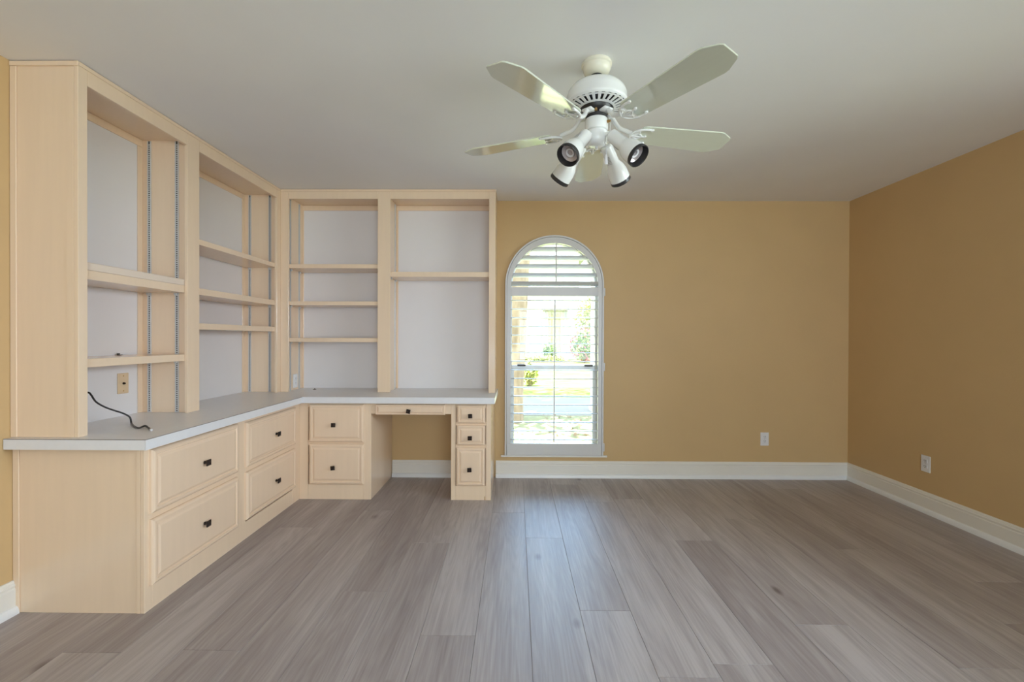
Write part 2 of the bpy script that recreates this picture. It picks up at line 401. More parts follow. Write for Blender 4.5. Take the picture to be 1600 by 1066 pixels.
# ------------------------------------------------------------------ cabinet drawers and knobs
def frame_pt(kind, plane):
    if kind == 'L': return lambda u, v, w_: (plane + w_, u, v)       # faces +x: u = y
    return lambda u, v, w_: (u, plane - w_, v)                       # faces -y: u = x
def drawer_bm(P, u0, u1, v0, v1, lip=.028, t=.020):
    bm = bmesh.new(); s = min(1, (v1 - v0) / .16)
    rings = [(0, 0), (0, t * .5), (.005, t * .82), (.012, t), (lip * s - .006, t), (lip * s - .003, t - .006), (lip * s + .004, t - .005), (lip * s + .012, t - .001), (lip * s + .016, t)]
    R_ = []
    for ins, w_ in rings:
        R_.append([bm.verts.new(P(*p, w_)) for p in ((u0 + ins, v0 + ins), (u1 - ins, v0 + ins), (u1 - ins, v1 - ins), (u0 + ins, v1 - ins))])
    for A, B in zip(R_, R_[1:]):
        for i in range(4): bm.faces.new([A[i], A[(i + 1) % 4], B[(i + 1) % 4], B[i]])
    bm.faces.new(R_[0][::-1]); bm.faces.new(R_[-1]); return bm
def knob(parent, P, u, v, w0, twist=0.0):
    bm = bmesh.new(); c, s = math.cos(twist), math.sin(twist)
    def ring(pts, w_): return [bm.verts.new(P(u + a * c - b * s, v + a * s + b * c, w0 + w_)) for a, b in pts]
    def circ(r, n=12): return [(r * math.cos(2 * PI * i / n + PI / 4), r * math.sin(2 * PI * i / n + PI / 4)) for i in range(n)]
    def sq(h): return [(h * max(-1, min(1, 1.6 * math.cos(2 * PI * i / 12 + PI / 4))), h * max(-1, min(1, 1.6 * math.sin(2 * PI * i / 12 + PI / 4)))) for i in range(12)]
    rs = [ring(circ(.0085), 0), ring(circ(.0085), .004), ring(circ(.0055), .008), ring(circ(.0045), .014), ring(sq(.0135), .018), ring(sq(.0155), .021), ring(sq(.0155), .025), ring(sq(.006), .031)]
    for A, B in zip(rs, rs[1:]):
        for i in range(12): bm.faces.new([A[i], A[(i + 1) % 12], B[(i + 1) % 12], B[i]])
    bm.faces.new(rs[0][::-1]); bm.faces.new(rs[-1])
    return obj('knob', bm, M['bronze'], parent, None, P(u, v, w0))
def drawer(parent, kind, plane, u0, u1, v0, v1, ku, kv, twist=0.0, lip=.028, t=.020):
    P = frame_pt(kind, plane)
    d = obj('drawer', drawer_bm(P, u0, u1, v0, v1, lip, t), M['creamh'], parent, None, P((u0 + u1) / 2, (v0 + v1) / 2, 0))
    knob(d, P, ku, kv, t, twist); return d

XF, YF, ZC = -1.6385, 3.4208, .7345
# left run: four-drawer base cabinet, open end panel faces the camera
cab = thing('file_drawer_cabinet', 'long cream base cabinet with four wide drawers along the left wall', 'cabinet', (-1.93, 2.7, 0))
bxo('carcass', M['cream'], cab, XL + .003, XF - .02, 2.004, 3.985, .002, ZC, .001)
bxo('end_panel', M['cream'], cab, XL + .002, XF - .0195, 1.989, 2.003, .0, ZC, .001)
bxo('end_panel_trim', M['cream'], cab, XL + .001, XL + .030, 1.984, 1.989, .0, ZC, .002)
bxo('end_panel_trim', M['cream'], cab, XF - .036, XF - .0195, 1.986, 1.989, .0, ZC, .001)
bxo('stile', M['cream'], cab, XF - .019, XF, 1.986, 2.030, 0, ZC)
bxo('stile', M['cream'], cab, XF - .019, XF, 2.630, 2.736, .10, ZC)
bxo('stile', M['cream'], cab, XF - .019, XF, 3.320, YF + .016, 0, ZC)
bxo('top_rail', M['cream'], cab, XF - .019, XF - .0005, 2.0305, 3.3195, .690, ZC)
bxo('base_rail', M['cream'], cab, XF - .019, XF - .0005, 2.0305, 3.3195, 0, .105)
bxo('drawer_divider', M['cream'], cab, XF - .019, XF - .0005, 2.0305, 2.6295, .400, .445)
bxo('drawer_divider', M['cream'], cab, XF - .019, XF - .0005, 2.7365, 3.3195, .400, .445)
drawer(cab, 'L', XF, 2.011, 2.643, .436, .722, 2.344, .574)
drawer(cab, 'L', XF, 2.011, 2.643, .112, .408, 2.344, .256)
drawer(cab, 'L', XF, 2.724, 3.337, .440, .712, 3.049, .575)
drawer(cab, 'L', XF, 2.724, 3.337, .119, .409, 3.049, .259)

# back run: wide pedestal, pencil drawer apron, narrow pedestal
ped = thing('wide_drawer_pedestal', 'cream pedestal with two large square drawers, left of the kneehole', 'cabinet', (-1.36, 3.7, 0))
bxo('carcass', M['cream'], ped, XF + .004, -1.1, YF + .02, 3.985, .002, ZC, .001)
bxo('side_panel', M['cream'], ped, -1.0995, -1.093, YF + .0195, 4.0, 0, ZC, .001)
bxo('stile', M['cream'], ped, XF + .0005, -1.572, YF, YF + .019, 0, ZC)
bxo('stile', M['cream'], ped, -1.150, -1.093, YF, YF + .019, 0, ZC)
bxo('top_rail', M['cream'], ped, -1.5715, -1.1505, YF + .0005, YF + .019, .70, ZC)
bxo('base_rail', M['cream'], ped, -1.5715, -1.1505, YF + .0005, YF + .019, 0, .115)
bxo('drawer_divider', M['cream'], ped, -1.5715, -1.1505, YF + .0005, YF + .019, .41, .45)
drawer(ped, 'B', YF, -1.558, -1.145, .437, .724, -1.365, .572)
drawer(ped, 'B', YF, -1.558, -1.144, .118, .424, -1.369, .249, .1)
apr = thing('pencil_drawer_apron', 'cream apron with a shallow pencil drawer bridging the kneehole', 'drawer', (-.79, 3.5, .65))
bxo('apron_board', M['cream'], apr, -1.0925, -.4865, YF + .0005, YF + .019, .652, ZC)
bxo('drawer_box', M['cream'], apr, -1.03, -.55, YF + .0195, 3.85, .665, ZC - .01, .001)
drawer(apr, 'B', YF, -1.055, -.532, .647, .725, -.802, .677, -.22, .02)
ped2 = thing('narrow_drawer_pedestal', 'narrow cream pedestal with three small drawers, right of the kneehole', 'cabinet', (-.335, 3.7, 0))
bxo('carcass', M['cream'], ped2, -.484, -.191, YF + .02, 3.985, .002, ZC, .001)
bxo('side_panel', M['cream'], ped2, -.1905, -.1855, YF + .0195, 4.0, 0, ZC, .001)
bxo('side_panel', M['cream'], ped2, -.4865, -.4845, YF + .0195, 4.0, 0, ZC, .0005)
bxo('stile', M['cream'], ped2, -.4865, -.452, YF, YF + .019, 0, ZC)
bxo('stile', M['cream'], ped2, -.222, -.1845, YF, YF + .019, 0, ZC)
bxo('top_rail', M['cream'], ped2, -.4515, -.2225, YF + .0005, YF + .019, .70, ZC)
bxo('base_rail', M['cream'], ped2, -.4515, -.2225, YF + .0005, YF + .019, 0, .11)
for z in (.565, .395): bxo('drawer_divider', M['cream'], ped2, -.4515, -.2225, YF + .0005, YF + .019, z, z + .03)
drawer(ped2, 'B', YF, -.440, -.229, .585, .723, -.338, .644, .05, .024)
drawer(ped2, 'B', YF, -.442, -.230, .419, .570, -.340, .479, 0, .024)
drawer(ped2, 'B', YF, -.446, -.231, .113, .401, -.343, .241, 0.05, .024)
bxo('paint_chip', M['oxide'], ped2, -.232, -.227, YF - .0008, YF + .001, .002, .030, 0)

# ------------------------------------------------------------------ L-shaped countertop
ZT = .7816; XC, YC, YN1, XCE = -1.5996, 3.382, 1.9470, -.1555
ct = thing('countertop', 'white laminate L-shaped countertop across the cream base cabinets', 'countertop', (-1.7, 3.6, .735))
def L(bm, i, z0, z1):
    P = [(XL + .003, YN1 + i), (XC - i, YN1 + i), (XC - i, YC + i), (XCE - i, YC + i), (XCE - i, YW - .002), (XL + .003, YW - .002)]
    prism(bm, P, 2, z0, z1)
bm = bmesh.new(); L(bm, .0035, ZT - .03, ZT); obj('laminate_top', bm, M['counter'], ct)
bm = bmesh.new(); L(bm, .0055, .7350, ZT - .032); obj('substrate', bm, M['seam'], ct)
bxo('edge_strip', M['counter'], ct, XL + .003, XC - .0045, YN1, YN1 + .003, .7352, ZT - .0026, .0005)
bxo('edge_strip', M['counter'], ct, XC - .003, XC, YN1, YC + .0025, .7352, ZT - .0024, .0005)
bxo('edge_strip', M['counter'], ct, XC + .0005, XCE - .0005, YC, YC + .003, .7352, ZT - .0012, .0005)
bxo('edge_strip', M['counter'], ct, XCE - .003, XCE, YC + .0005, YW - .002, .7352, ZT - .0012, .0005)
bxo('laminate_edge_line', M['seam'], ct, XL + .003, XC - .0005, YN1 + .0003, YN1 + .0032, ZT - .0025, ZT - .0002, 0)
bxo('laminate_edge_line', M['seam'], ct, XC - .0032, XC - .0003, YN1 + .0004, YC + .0025, ZT - .0023, ZT - .0002, 0)

# ------------------------------------------------------------------ bookcases
XU, YU = -1.925, 3.693
ZB = ZT + .0004; ZTOP = H - .003
def standard_mesh(h):
    bm = bmesh.new(); w_, d = .0155, .005           # channel in local x (width) and y (out)
    for s in (-1, 1): box(bm, s * w_ / 2 - .0028, s * w_ / 2 + .0028, 0, d, 0, h)
    n = int(h / .0127)
    for i in range(n): box(bm, -w_ / 2 + .0025, w_ / 2 - .0025, .002, d - .0005, i * .0127, i * .0127 + .0060)
    me = finish('shelf_standard', bm); me.materials.append(M['steel'])
    bm = bmesh.new(); box(bm, -w_ / 2 + .002, w_ / 2 - .002, 0, .0012, 0, h)
    mb = finish('slot_backing', bm); mb.materials.append(M['slot'])
    return me, mb
SM, SMB = standard_mesh(1.60)
def standard(parent, x, y, rz):
    o = link('shelf_standard', SM, None, parent, Vector((x, y, ZB + .001)) - BASE[parent.name]); o.rotation_euler.z = rz
    b = link('slot_backing', SMB, None, o, (0, 0, 0))
def clip(shelf, x0, x1, y0, y1, z):
    bxo('shelf_clip', M['steel'], shelf, x0, x1, y0, y1, z - .014, z - .0005, .001)

lb = thing('left_bookcase', 'cream two-bay bookcase standing on the countertop along the left wall', 'bookcase', (-2.08, 2.8, ZB))
bxo('end_panel', M['cream'], lb, XL + .003, XU - .0195, 1.982, 2.000, ZB, ZTOP, .001)
bxo('end_panel_trim', M['cream'], lb, XL + .001, XL + .030, 1.976, 1.982, ZB, ZTOP - .022, .002)
bxo('end_panel_trim', M['cream'], lb, XU - .052, XU - .0195, 1.979, 1.982, ZB, ZTOP - .022, .001)
bxo('crown_strip', M['cream'], lb, XL + .001, XU + .004, 1.974, 1.982, ZTOP - .0215, ZTOP, .002)
bxo('stile', M['cream'], lb, XU - .019, XU, 1.979, 2.023, ZB, ZTOP - .0005)
bxo('stile', M['cream'], lb, XU - .019, XU, 2.643, 2.743, ZB, ZTOP - .0005)
bxo('stile', M['cream'], lb, XU - .019, XU, 3.637, YU + .012, ZB, ZTOP - .0005)
bxo('top_rail', M['cream'], lb, XU - .019, XU - .0005, 2.0235, 2.6425, 2.352, ZTOP)
bxo('top_rail', M['cream'], lb, XU - .019, XU - .0005, 2.7435, 3.6365, 2.354, ZTOP)
bxo('crown_strip', M['cream'], lb, XU, XU + .004, 1.982, YU - .001, ZTOP - .018, ZTOP, .001)
bxo('divider', M['cream'], lb, XL + .012, XU - .0195, 2.667, 2.720, ZB, ZTOP - .001, .001)
bxo('divider', M['cream'], lb, XL + .012, XU - .0195, 3.680, 3.700, ZB, ZTOP - .001, .001)
for a, b in ((2.0005, 2.6665), (2.7205, 3.6795)):
    bxo('back_panel', M['panel'], lb, XL + .002, XL + .011, a, b, ZB, ZTOP - .01, .0005)
    bxo('top_panel', M['cream'], lb, XL + .012, XU - .0195, a, b, 2.388, 2.404, .001)
    bxo('back_cleat', M['cream'], lb, XL + .0115, XL + .019, a, b, 2.347, 2.3875, .001)
    bxo('back_cleat', M['cream'], lb, XL + .0115, XL + .017, b - .032, b, ZB, 2.3465, .001)
for yy in (2.6668, 3.6798):
    for xx in (-2.168, -2.004): standard(lb, xx, yy, PI)
def shelf_L(a, b, z0, z1):
    s = bxo('shelf', M['cream'], lb, XL + .021, XU - .020, a, b, z0, z1, .0015)
    clip(s, -2.175, -2.160, b - .012, b, z0); clip(s, -2.011, -1.996, b - .012, b, z0)
for z0, z1 in ((1.488, 1.5295), (1.087, 1.126)): shelf_L(2.0015, 2.660, z0, z1)
for z0, z1 in ((1.795, 1.829), (1.488, 1.528), (1.275, 1.313)): shelf_L(2.7215, 3.673, z0, z1)

bb = thing('back_bookcase', 'cream two-bay bookcase standing on the countertop against the back wall', 'bookcase', (-1.05, 3.85, ZB))
bxo('end_panel', M['cream'], bb, -.1865, -.1675, YU + .0195, YW - .002, ZB, ZTOP, .001)
bxo('stile', M['cream'], bb, XU + .0005, -1.861, YU, YU + .019, ZB, ZTOP)
bxo('stile', M['cream'], bb, -1.129, -1.026, YU, YU + .019, ZB, ZTOP)
bxo('stile', M['cream'], bb, -.221, -.1675, YU, YU + .019, ZB, ZTOP)
bxo('top_rail', M['cream'], bb, -1.8605, -1.1295, YU + .0005, YU + .019, 2.361, ZTOP)
bxo('top_rail', M['cream'], bb, -1.0255, -.2215, YU + .0005, YU + .019, 2.361, ZTOP)
bxo('crown_strip', M['cream'], bb, XU + .005, -.1635, YU - .004, YU - .0002, ZTOP - .018, ZTOP, .001)
bxo('crown_strip', M['cream'], bb, -.167, -.1635, YU, YW - .002, ZTOP - .018, ZTOP, .001)
bxo('divider', M['cream'], bb, -1.905, -1.885, YU + .0195, YW - .012, ZB, ZTOP - .001, .001)
bxo('divider', M['cream'], bb, -1.105, -1.050, YU + .0195, YW - .012, ZB, ZTOP - .001, .001)
for a, b in ((-1.8845, -1.1055), (-1.0495, -.187)):
    bxo('back_panel', M['panel'], bb, a, b, YW - .011, YW - .002, ZB, ZTOP - .01, .0005)
    bxo('top_panel', M['cream'], bb, a, b, YU + .0195, YW - .0115, 2.392, 2.408, .001)
    bxo('back_cleat', M['cream'], bb, a, b, YW - .019, YW - .0115, 2.348, 2.3915, .001)
    bxo('back_cleat', M['cream'], bb, a, a + .012, YW - .017, YW - .0115, ZB, 2.3475, .001)
for xx in (-1.8848, -1.0498):
    for yy in (3.768, 3.924): standard(bb, xx, yy, -PI / 2)
def shelf_B(a, b, z0, z1):
    s = bxo('shelf', M['cream'], bb, a, b, YU + .020, YW - .021, z0, z1, .0015)
    clip(s, a, a + .012, 3.762, 3.775, z0); clip(s, a, a + .012, 3.917, 3.931, z0)
for z0, z1 in ((1.797, 1.831), (1.494, 1.526), (1.191, 1.225)): shelf_B(-1.8785, -1.1065, z0, z1)
shelf_B(-1.043, -.188, 1.729, 1.769)

M['board'] = mat('pale_shelf_board', (0.78, 0.655, 0.54), .35, .5, .05, (30, 3, 30))
o = bxo('loose_shelf_board', M['board'], None, XL + .022, XU - .021, 2.003, 2.656, 1.5300, 1.5665, .0030)
tag(o, 'spare cream shelf board lying on top of a shelf in the nearest left bay', 'shelf board')

# ------------------------------------------------------------------ small things
def wall_plate(name, label, kind, at, u, v, wd, ht, m, style, group=None):
    """kind R: on x=at facing -x; L: on x=at facing +x; B: on y=at facing -y"""
    P = {'R': lambda a, b, c: (at - c, a, b), 'L': lambda a, b, c: (at + c, a, b), 'B': lambda a, b, c: (a, at - c, b)}[kind]
    t = thing(name, label, 'cable plate' if style == 'coax' else 'outlet', P(u, v, 0), group)
    def slab(nm, du, dv, w_, h_, c0, c1, mm, parent=t, bev=.0015):
        p, q = P(u + du - w_ / 2, v + dv - h_ / 2, c0), P(u + du + w_ / 2, v + dv + h_ / 2, c1)
        a = [sorted((p[i], q[i])) for i in range(3)]
        return bxo(nm, mm, parent, a[0][0], a[0][1], a[1][0], a[1][1], a[2][0], a[2][1], bev)
    slab('plate', 0, 0, wd, ht, 0.0003, .006, m, t, .002)
    if style == 'duplex':
        for s in (1, -1):
            r = slab('receptacle', 0, s * .0195, .034, .028, .006, .0085, M['plastic'], t, .003)
            for du in (-.0065, .0065): slab('slot', du, s * .0195 + .004, .0024, .009, .0085, .0089, M['black'], r, 0)
            slab('ground_hole', 0, s * .0195 - .007, .005, .005, .0085, .0089, M['black'], r, 0)
        slab('screw', 0, 0, .006, .006, .006, .0075, M['greyplastic'], t, .001)
    elif style == 'coax':
        bm = bmesh.new(); lathe(bm, [(0, .006), (.0065, .006), (.0065, .010), (.0045, .010), (.0045, .016), (0, .016)], 12)
        bmesh.ops.transform(bm, matrix=Matrix.Rotation(PI / 2, 4, 'Y'), verts=bm.verts)
        bmesh.ops.translate(bm, verts=bm.verts, vec=Vector((at, u, v)))
        obj('coax_jack', bm, M['bronze'], t)
        for s in (1, -1): slab('screw', 0, s * .042, .006, .006, .006, .0075, M['brass'], t, .001)
    return t
wall_plate('cable_wall_plate', 'ivory cable jack plate low in the nearest left bookcase bay', 'L', XL + .011, 2.535, .965, .071, .115, M['ivory'], 'coax')
wall_plate('power_outlet', 'white duplex outlet on the tan back wall right of the window', 'B', YW, 2.1925, .349, .072, .116, M['plastic'], 'duplex', 'white wall outlets')
wall_plate('power_outlet', 'white duplex outlet on the tan wall at the right side', 'R', XR, 3.2435, .345, .072, .116, M['plastic'], 'duplex', 'white wall outlets')
wall_plate('power_outlet', 'white duplex outlet inside the back bookcase above the countertop corner', 'L', -1.885, 3.853, .858, .072, .116, M['plastic'], 'duplex', 'white wall outlets')

cb = thing('coaxial_cable', 'thin black coaxial cable trailing onto the white countertop from the bookcase', 'cable', (-1.86, 2.2, ZT))
cpts = [(-2.19, 2.05, .975), (-2.14, 2.15, .972), (-2.10, 2.202, .955), (-2.085, 2.207, .942), (-2.065, 2.212, .907), (-2.04, 2.233, .878), (-2.015, 2.258, .857), (-1.99, 2.282, .838), (-1.97, 2.297, .816),
        (-1.951, 2.283, .792), (-1.863, 2.202, .7868), (-1.822, 2.179, .7868), (-1.833, 2.219, .789), (-1.788, 2.188, .7868), (-1.735, 2.139, .7868)]
cpts[9] = (-1.952, 2.286, .7875); cpts[12] = (-1.822, 2.212, .790)
bm = bmesh.new(); tube(bm, spline(cpts, 5), .0042, 8); obj('cord', bm, M['black'], cb, 60)
bm = bmesh.new(); tube(bm, [(-1.735, 2.139, .7872), (-1.727, 2.132, .7872), (-1.719, 2.125, .7872)], [.0052, .0056, .0052], 10); obj('connector', bm, M['steel'], cb, 40, (-1.727, 2.132, .787))
t = thing('stray_shelf_clip', 'tiny dark metal shelf clip left on the lowest shelf of the left bookcase', 'clip', (-2.19, 2.491, 1.126))
bxo('tab', M['bronze'], t, -2.20, -2.182, 2.481, 2.499, 1.1262, 1.1285, .0005); bxo('hook', M['bronze'], t, -2.20, -2.197, 2.481, 2.499, 1.1287, 1.136, .0005)
t = thing('shelf_peg', 'tiny dark peg on the countertop in the back bookcase', 'clip', (-1.72, 3.869, ZT))
bxo('tab', M['bronze'], t, -1.735, -1.710, 3.862, 3.876, ZT + .0003, ZT + .004, .0005); bxo('pin', M['bronze'], t, -1.724, -1.718, 3.866, 3.872, ZT + .0042, ZT + .011, .0005)

# ------------------------------------------------------------------ ceiling fan
FX, FY = .352, 2.006
fan = thing('ceiling_fan', 'white five-blade ceiling fan with four spotlights hanging from the ceiling', 'ceiling fan', (FX, FY, H))
def fl_(name, prof, m, parent=fan, n=48, smooth=35):
    bm = bmesh.new(); lathe(bm, prof, n, (FX, FY)); return obj(name, bm, m, parent, smooth)
fl_('canopy', [(0, 2.4398), (.063, 2.4398), (.066, 2.433), (.066, 2.426), (.061, 2.421), (.0605, 2.411), (.055, 2.397), (.044, 2.387), (.030, 2.383), (0, 2.383)], M['fancream'])
fl_('downrod', [(0, 2.386), (.027, 2.385), (.029, 2.374), (.024, 2.360), (.018, 2.345), (0, 2.345)], M['fandark'])
fl_('motor_housing', [(.012, 2.352), (.055, 2.349), (.085, 2.342), (.108, 2.330), (.124, 2.312), (.131, 2.292), (.132, 2.268), (.134, 2.264), (.134, 2.257), (.131, 2.252), (.1285, 2.2505), (.1275, 2.264), (.02, 2.27)], M['fan'], n=64)
# slotted vent ring under the motor
bm = bmesh.new(); NS = 28; cells = [(.131, 2.2515, 0), (.127, 2.2475, 0), (.1225, 2.2460, 1), (.117, 2.2440, 0), (.084, 2.2370, 2), (.074, 2.2350, 0)]
rings = []
ang = []
for i in range(NS):
    for f in (0, .5): ang.append(2 * PI * (i + f) / NS)
rings = [[bm.verts.new((FX + r * math.cos(a), FY + r * math.sin(a), z)) for a in ang] for r, z, _ in cells]
for q in range(len(cells) - 1):
    k = cells[q + 1][2]
    for i in range(2 * NS):
        if k and i % 2 == 0: continue
        j = (i + 1) % (2 * NS); bm.faces.new([rings[q][i], rings[q][j], rings[q + 1][j], rings[q + 1][i]])
vent = obj('vent_ring', bm, M['fan'], fan)
so = vent.modifiers.new('thick', 'SOLIDIFY'); so.thickness = .003
fl_('motor_core', [(0, 2.256), (.124, 2.262), (.124, 2.254), (.072, 2.244), (.068, 2.228), (.060, 2.217), (.048, 2.208), (.046, 2.188), (0, 2.188)], M['fandark'])
for i in range(5):
    a = 2 * PI * (i + .5) / 5 + .1
    bm = bmesh.new(); lathe(bm, [(0, 2.215), (.006, 2.215), (.007, 2.205), (0, 2.203)], 10, (FX + .057 * math.cos(a), FY + .057 * math.sin(a))); obj('flywheel_screw', bm, M['brass'], fan, 30)
fl_('switch_housing', [(0, 2.196), (.040, 2.195), (.048, 2.190), (.050, 2.183), (.050, 2.150), (.048, 2.142), (.042, 2.138), (0, 2.138)], M['fan'])
fl_('light_fitter', [(0, 2.1375), (.044, 2.1375), (.048, 2.134), (.048, 2.108), (.046, 2.092), (.038, 2.080), (.024, 2.074), (0, 2.072)], M['fan'])
fl_('finial', [(0, 2.0725), (.005, 2.072), (.006, 2.066), (0, 2.062)], M['steel'], n=16)
# blades: local frame along +x, pitched about x, then turned about the axis
def blade_mesh():
    bm = bmesh.new()
    out = [(.20, -.052), (.213, -.060), (.575, -.075), (.590, -.073), (.638, -.046), (.646, -.036), (.646, .036), (.638, .046), (.590, .073), (.575, .075), (.213, .060), (.20, .052)]
    prism(bm, out, 2, -.003, .003)
    es = [e for e in bm.edges if abs(e.verts[0].co.z - e.verts[1].co.z) < 1e-6]
    bmesh.ops.bevel(bm, geom=es, offset=.0015, segments=1, affect='EDGES')
    return finish('blade', bm)
BM_ = blade_mesh(); BM_.materials.append(M['blade'])
def bracket_mesh(pitch):
    bm = bmesh.new()
    tube(bm, spline([(.052, 0, .068), (.075, 0, .060), (.092, 0, .036), (.112, 0, .018), (.140, 0, .010), (.165, 0, .004)], 5), [.0100] * 26, 8)
    box(bm, .042, .084, -.025, .025, .058, .069, .004)
    def P(x, y): return (x, y * math.cos(pitch), y * math.sin(pitch) - .0075)
    for s in (1, -1):
        tube(bm, spline([P(.160, 0), P(.168, s * .020), P(.182, s * .036), (P(.205, s * .046)), P(.232, s * .050), P(.246, s * .047)], 4), .0052, 6)
        tube(bm, spline([P(.160, 0), P(.182, s * .010), P(.196, s * .024), P(.190, s * .036)], 4), .0042, 6)
        tube(bm, spline([P(.190, s * .018), P(.205, s * .012), P(.216, 0)], 4), .0042, 6)
    tube(bm, [P(.160, 0), P(.190, 0), P(.232, 0)], [.006, .005, .0045], 6)
    for x, y in ((.246, .047), (.246, -.047), (.232, 0)):
        q = P(x, y); tube(bm, [(q[0], q[1], q[2] - .003), (q[0], q[1], q[2] + .004)], .0075, 8)
    return finish('blade_bracket', bm, 50)
PITCH = math.radians(-10.5)
BR_ = bracket_mesh(PITCH); BR_.materials.append(M['fan'])
ZBL = 2.146
for i in range(5):
    th = math.radians(5.4 + 72 * i); az = PI / 2 - th
    o = link('blade', BM_, None, fan, (0, 0, ZBL - H)); o.rotation_euler = (Matrix.Rotation(az, 4, 'Z') @ Matrix.Rotation(PITCH, 4, 'X')).to_euler()
    o = link('blade_bracket', BR_, None, fan, (0, 0, ZBL - H)); o.rotation_euler.z = az
# spotlights
def spot_meshes():
    # local: pivot at (0.072, 0, -.345) from the ceiling, axis tilted 44 degrees down, profile along -z
    T4 = Matrix.Translation((.078, 0, 2.098 - H)) @ Matrix.Rotation(math.radians(-46), 4, 'Y')
    def lm_(name, prof, m, n=28, smooth=35):
        bm = bmesh.new(); lathe(bm, prof, n, M4=T4); me = finish(name, bm, smooth); me.materials.append(m); return me
    head = lm_('spotlight', [(0, .004), (.022, .004), (.0275, -.002), (.0285, -.080), (.031, -.088), (.040, -.105), (.046, -.130), (.0475, -.168), (.0455, -.168), (.044, -.130), (.036, -.102), (0, -.100)], M['fan'])
    trim = lm_('trim_ring', [(.0478, -.166), (.0482, -.180), (.0455, -.184), (.0425, -.180), (.0405, -.150), (.0440, -.150), (.0450, -.166), (.0478, -.166)], M['black'])
    bulb = lm_('bulb', [(0, -.150), (.018, -.151), (.030, -.154), (.0365, -.158), (.0395, -.152), (.034, -.120), (.020, -.104), (0, -.104)], M['bulb'])
    lens = lm_('bulb_ring', [(.011, -.1535), (.012, -.1565), (.0185, -.1575), (.0195, -.1540), (.011, -.1535)], M['plastic'])
    bm = bmesh.new(); tube(bm, [(.040, 0, 2.112 - H), (.062, 0, 2.112 - H), (.078, 0, 2.104 - H)], .009, 10); kn = finish('knuckle', bm, 40); kn.materials.append(M['fan'])
    bm = bmesh.new()
    for i in range(6): box(bm, .0283, .0294, -.012, .012, -.040 - i * .0065 - .0035, -.040 - i * .0065)
    for i in range(6): box(bm, -.0294, -.0283, -.012, .012, -.040 - i * .0065 - .0035, -.040 - i * .0065)
    bmesh.ops.transform(bm, matrix=T4, verts=bm.verts); ve = finish('heat_slots', bm); ve.materials.append(M['greyplastic'])
    return head, trim, bulb, lens, kn, ve
SP = spot_meshes()
for i in range(4):
    az = PI / 4 + PI / 2 * i + .02
    o = link('spotlight', SP[0], None, fan, (0, 0, 0)); o.rotation_euler.z = az
    for me in SP[1:]: link(me.name, me, None, o, (0, 0, 0))
# pull chains and switch
px_, py_ = FX + .040, FY - .026
bm = bmesh.new(); tube(bm, [(FX + .042, FY - .026, 2.172), (FX + .055, FY - .034, 2.170)], [.006, .0045], 10); obj('switch_knob', bm, M['brass'], fan, 40)
bm = bmesh.new(); tube(bm, spline([(FX + .054, FY - .034, 2.168), (FX + .054, FY - .034, 2.13), (FX + .052, FY - .033, 2.09)], 6), .0014, 6); obj('pull_chain', bm, M['steel'], fan)
bm = bmesh.new(); tube(bm, [(FX + .030, FY - .030, 2.080), (FX + .034, FY - .045, 2.052), (FX + .034, FY - .048, 2.018)], .0013, 6); pc = obj('pull_chain', bm, M['steel'], fan)
bm = bmesh.new(); lathe(bm, [(0, 2.020), (.003, 2.019), (.0055, 2.008), (.0075, 1.985), (.006, 1.976), (0, 1.975)], 14, (FX + .034, FY - .048)); obj('pull_weight', bm, M['plastic'], pc, 40)

# ------------------------------------------------------------------ outside, seen through the louvers
G = -.16
M['lawn'] = mat('lawn_grass', (0.34, 0.44, 0.10), .9, .1, .25, (3, 3, 3), .4, 40, col2=(0.46, 0.47, 0.17))
M['drive'] = mat('driveway_concrete', (0.50, 0.49, 0.47), .85, .2, .12, (2, 2, 2), .2, 60)
M['mulch'] = mat('pale_thin_grass', (0.50, 0.54, 0.32), .9, .1, .4, (14, 14, 14), .8, 30, col2=(0.42, 0.42, 0.28))
M['stucco'] = mat('white_stucco', (0.78, 0.79, 0.82), .8, .2, .04, (3, 3, 3), .2, 40)
M['door'] = mat('beige_door', (0.62, 0.57, 0.47), .5, .4, .05, (6, 6, 6))
M['gdoor'] = mat('garage_door_blue', (0.52, 0.60, 0.70), .5, .4, .05, (6, 6, 6))
M['shade'] = mat('grey_trim', (0.34, 0.34, 0.35), .6, .3, .1, (6, 6, 6))
M['brick'] = mat('pale_brick', (0.62, 0.50, 0.42), .85, .2, .2, (18, 18, 18), .4, 40, col2=(0.72, 0.64, 0.56))
M['bark'] = mat('pale_bark', (0.52, 0.42, 0.34), .9, .2, .3, (10, 10, 3), .9, 25, col2=(0.30, 0.24, 0.19))
M['leaf'] = mat('shrub_leaf', (0.10, 0.20, 0.06), .6, .3, .4, (9, 9, 9), col2=(0.22, 0.30, 0.09))
M['leafl'] = mat('light_leaf', (0.30, 0.36, 0.10), .6, .3, .3, (9, 9, 9), col2=(0.42, 0.42, 0.16))
M['pink'] = mat('pink_blossom', (0.70, 0.10, 0.28), .6, .3, .2, (20, 20, 20))
M['litter'] = mat('dry_leaf', (0.50, 0.36, 0.24), .8, .2, .4, (9, 9, 9), col2=(0.30, 0.20, 0.13))
bm = bmesh.new(); box(bm, -30, 40, -12, 70, G - .3, G); struct(obj('lawn', bm, M['lawn']), 'sunlit lawn in front of the house across the way')
bm = bmesh.new(); box(bm, -20, 30, 8.1, 10.6, G - .1, G + .012); struct(obj('driveway', bm, M['drive']), 'pale concrete drive crossing the lawn')
bm = bmesh.new(); box(bm, -6, 8, YW + T, 8.0, G - .1, G + .02); struct(obj('grass_verge', bm, M['mulch']), 'pale thin grass strip below the window')
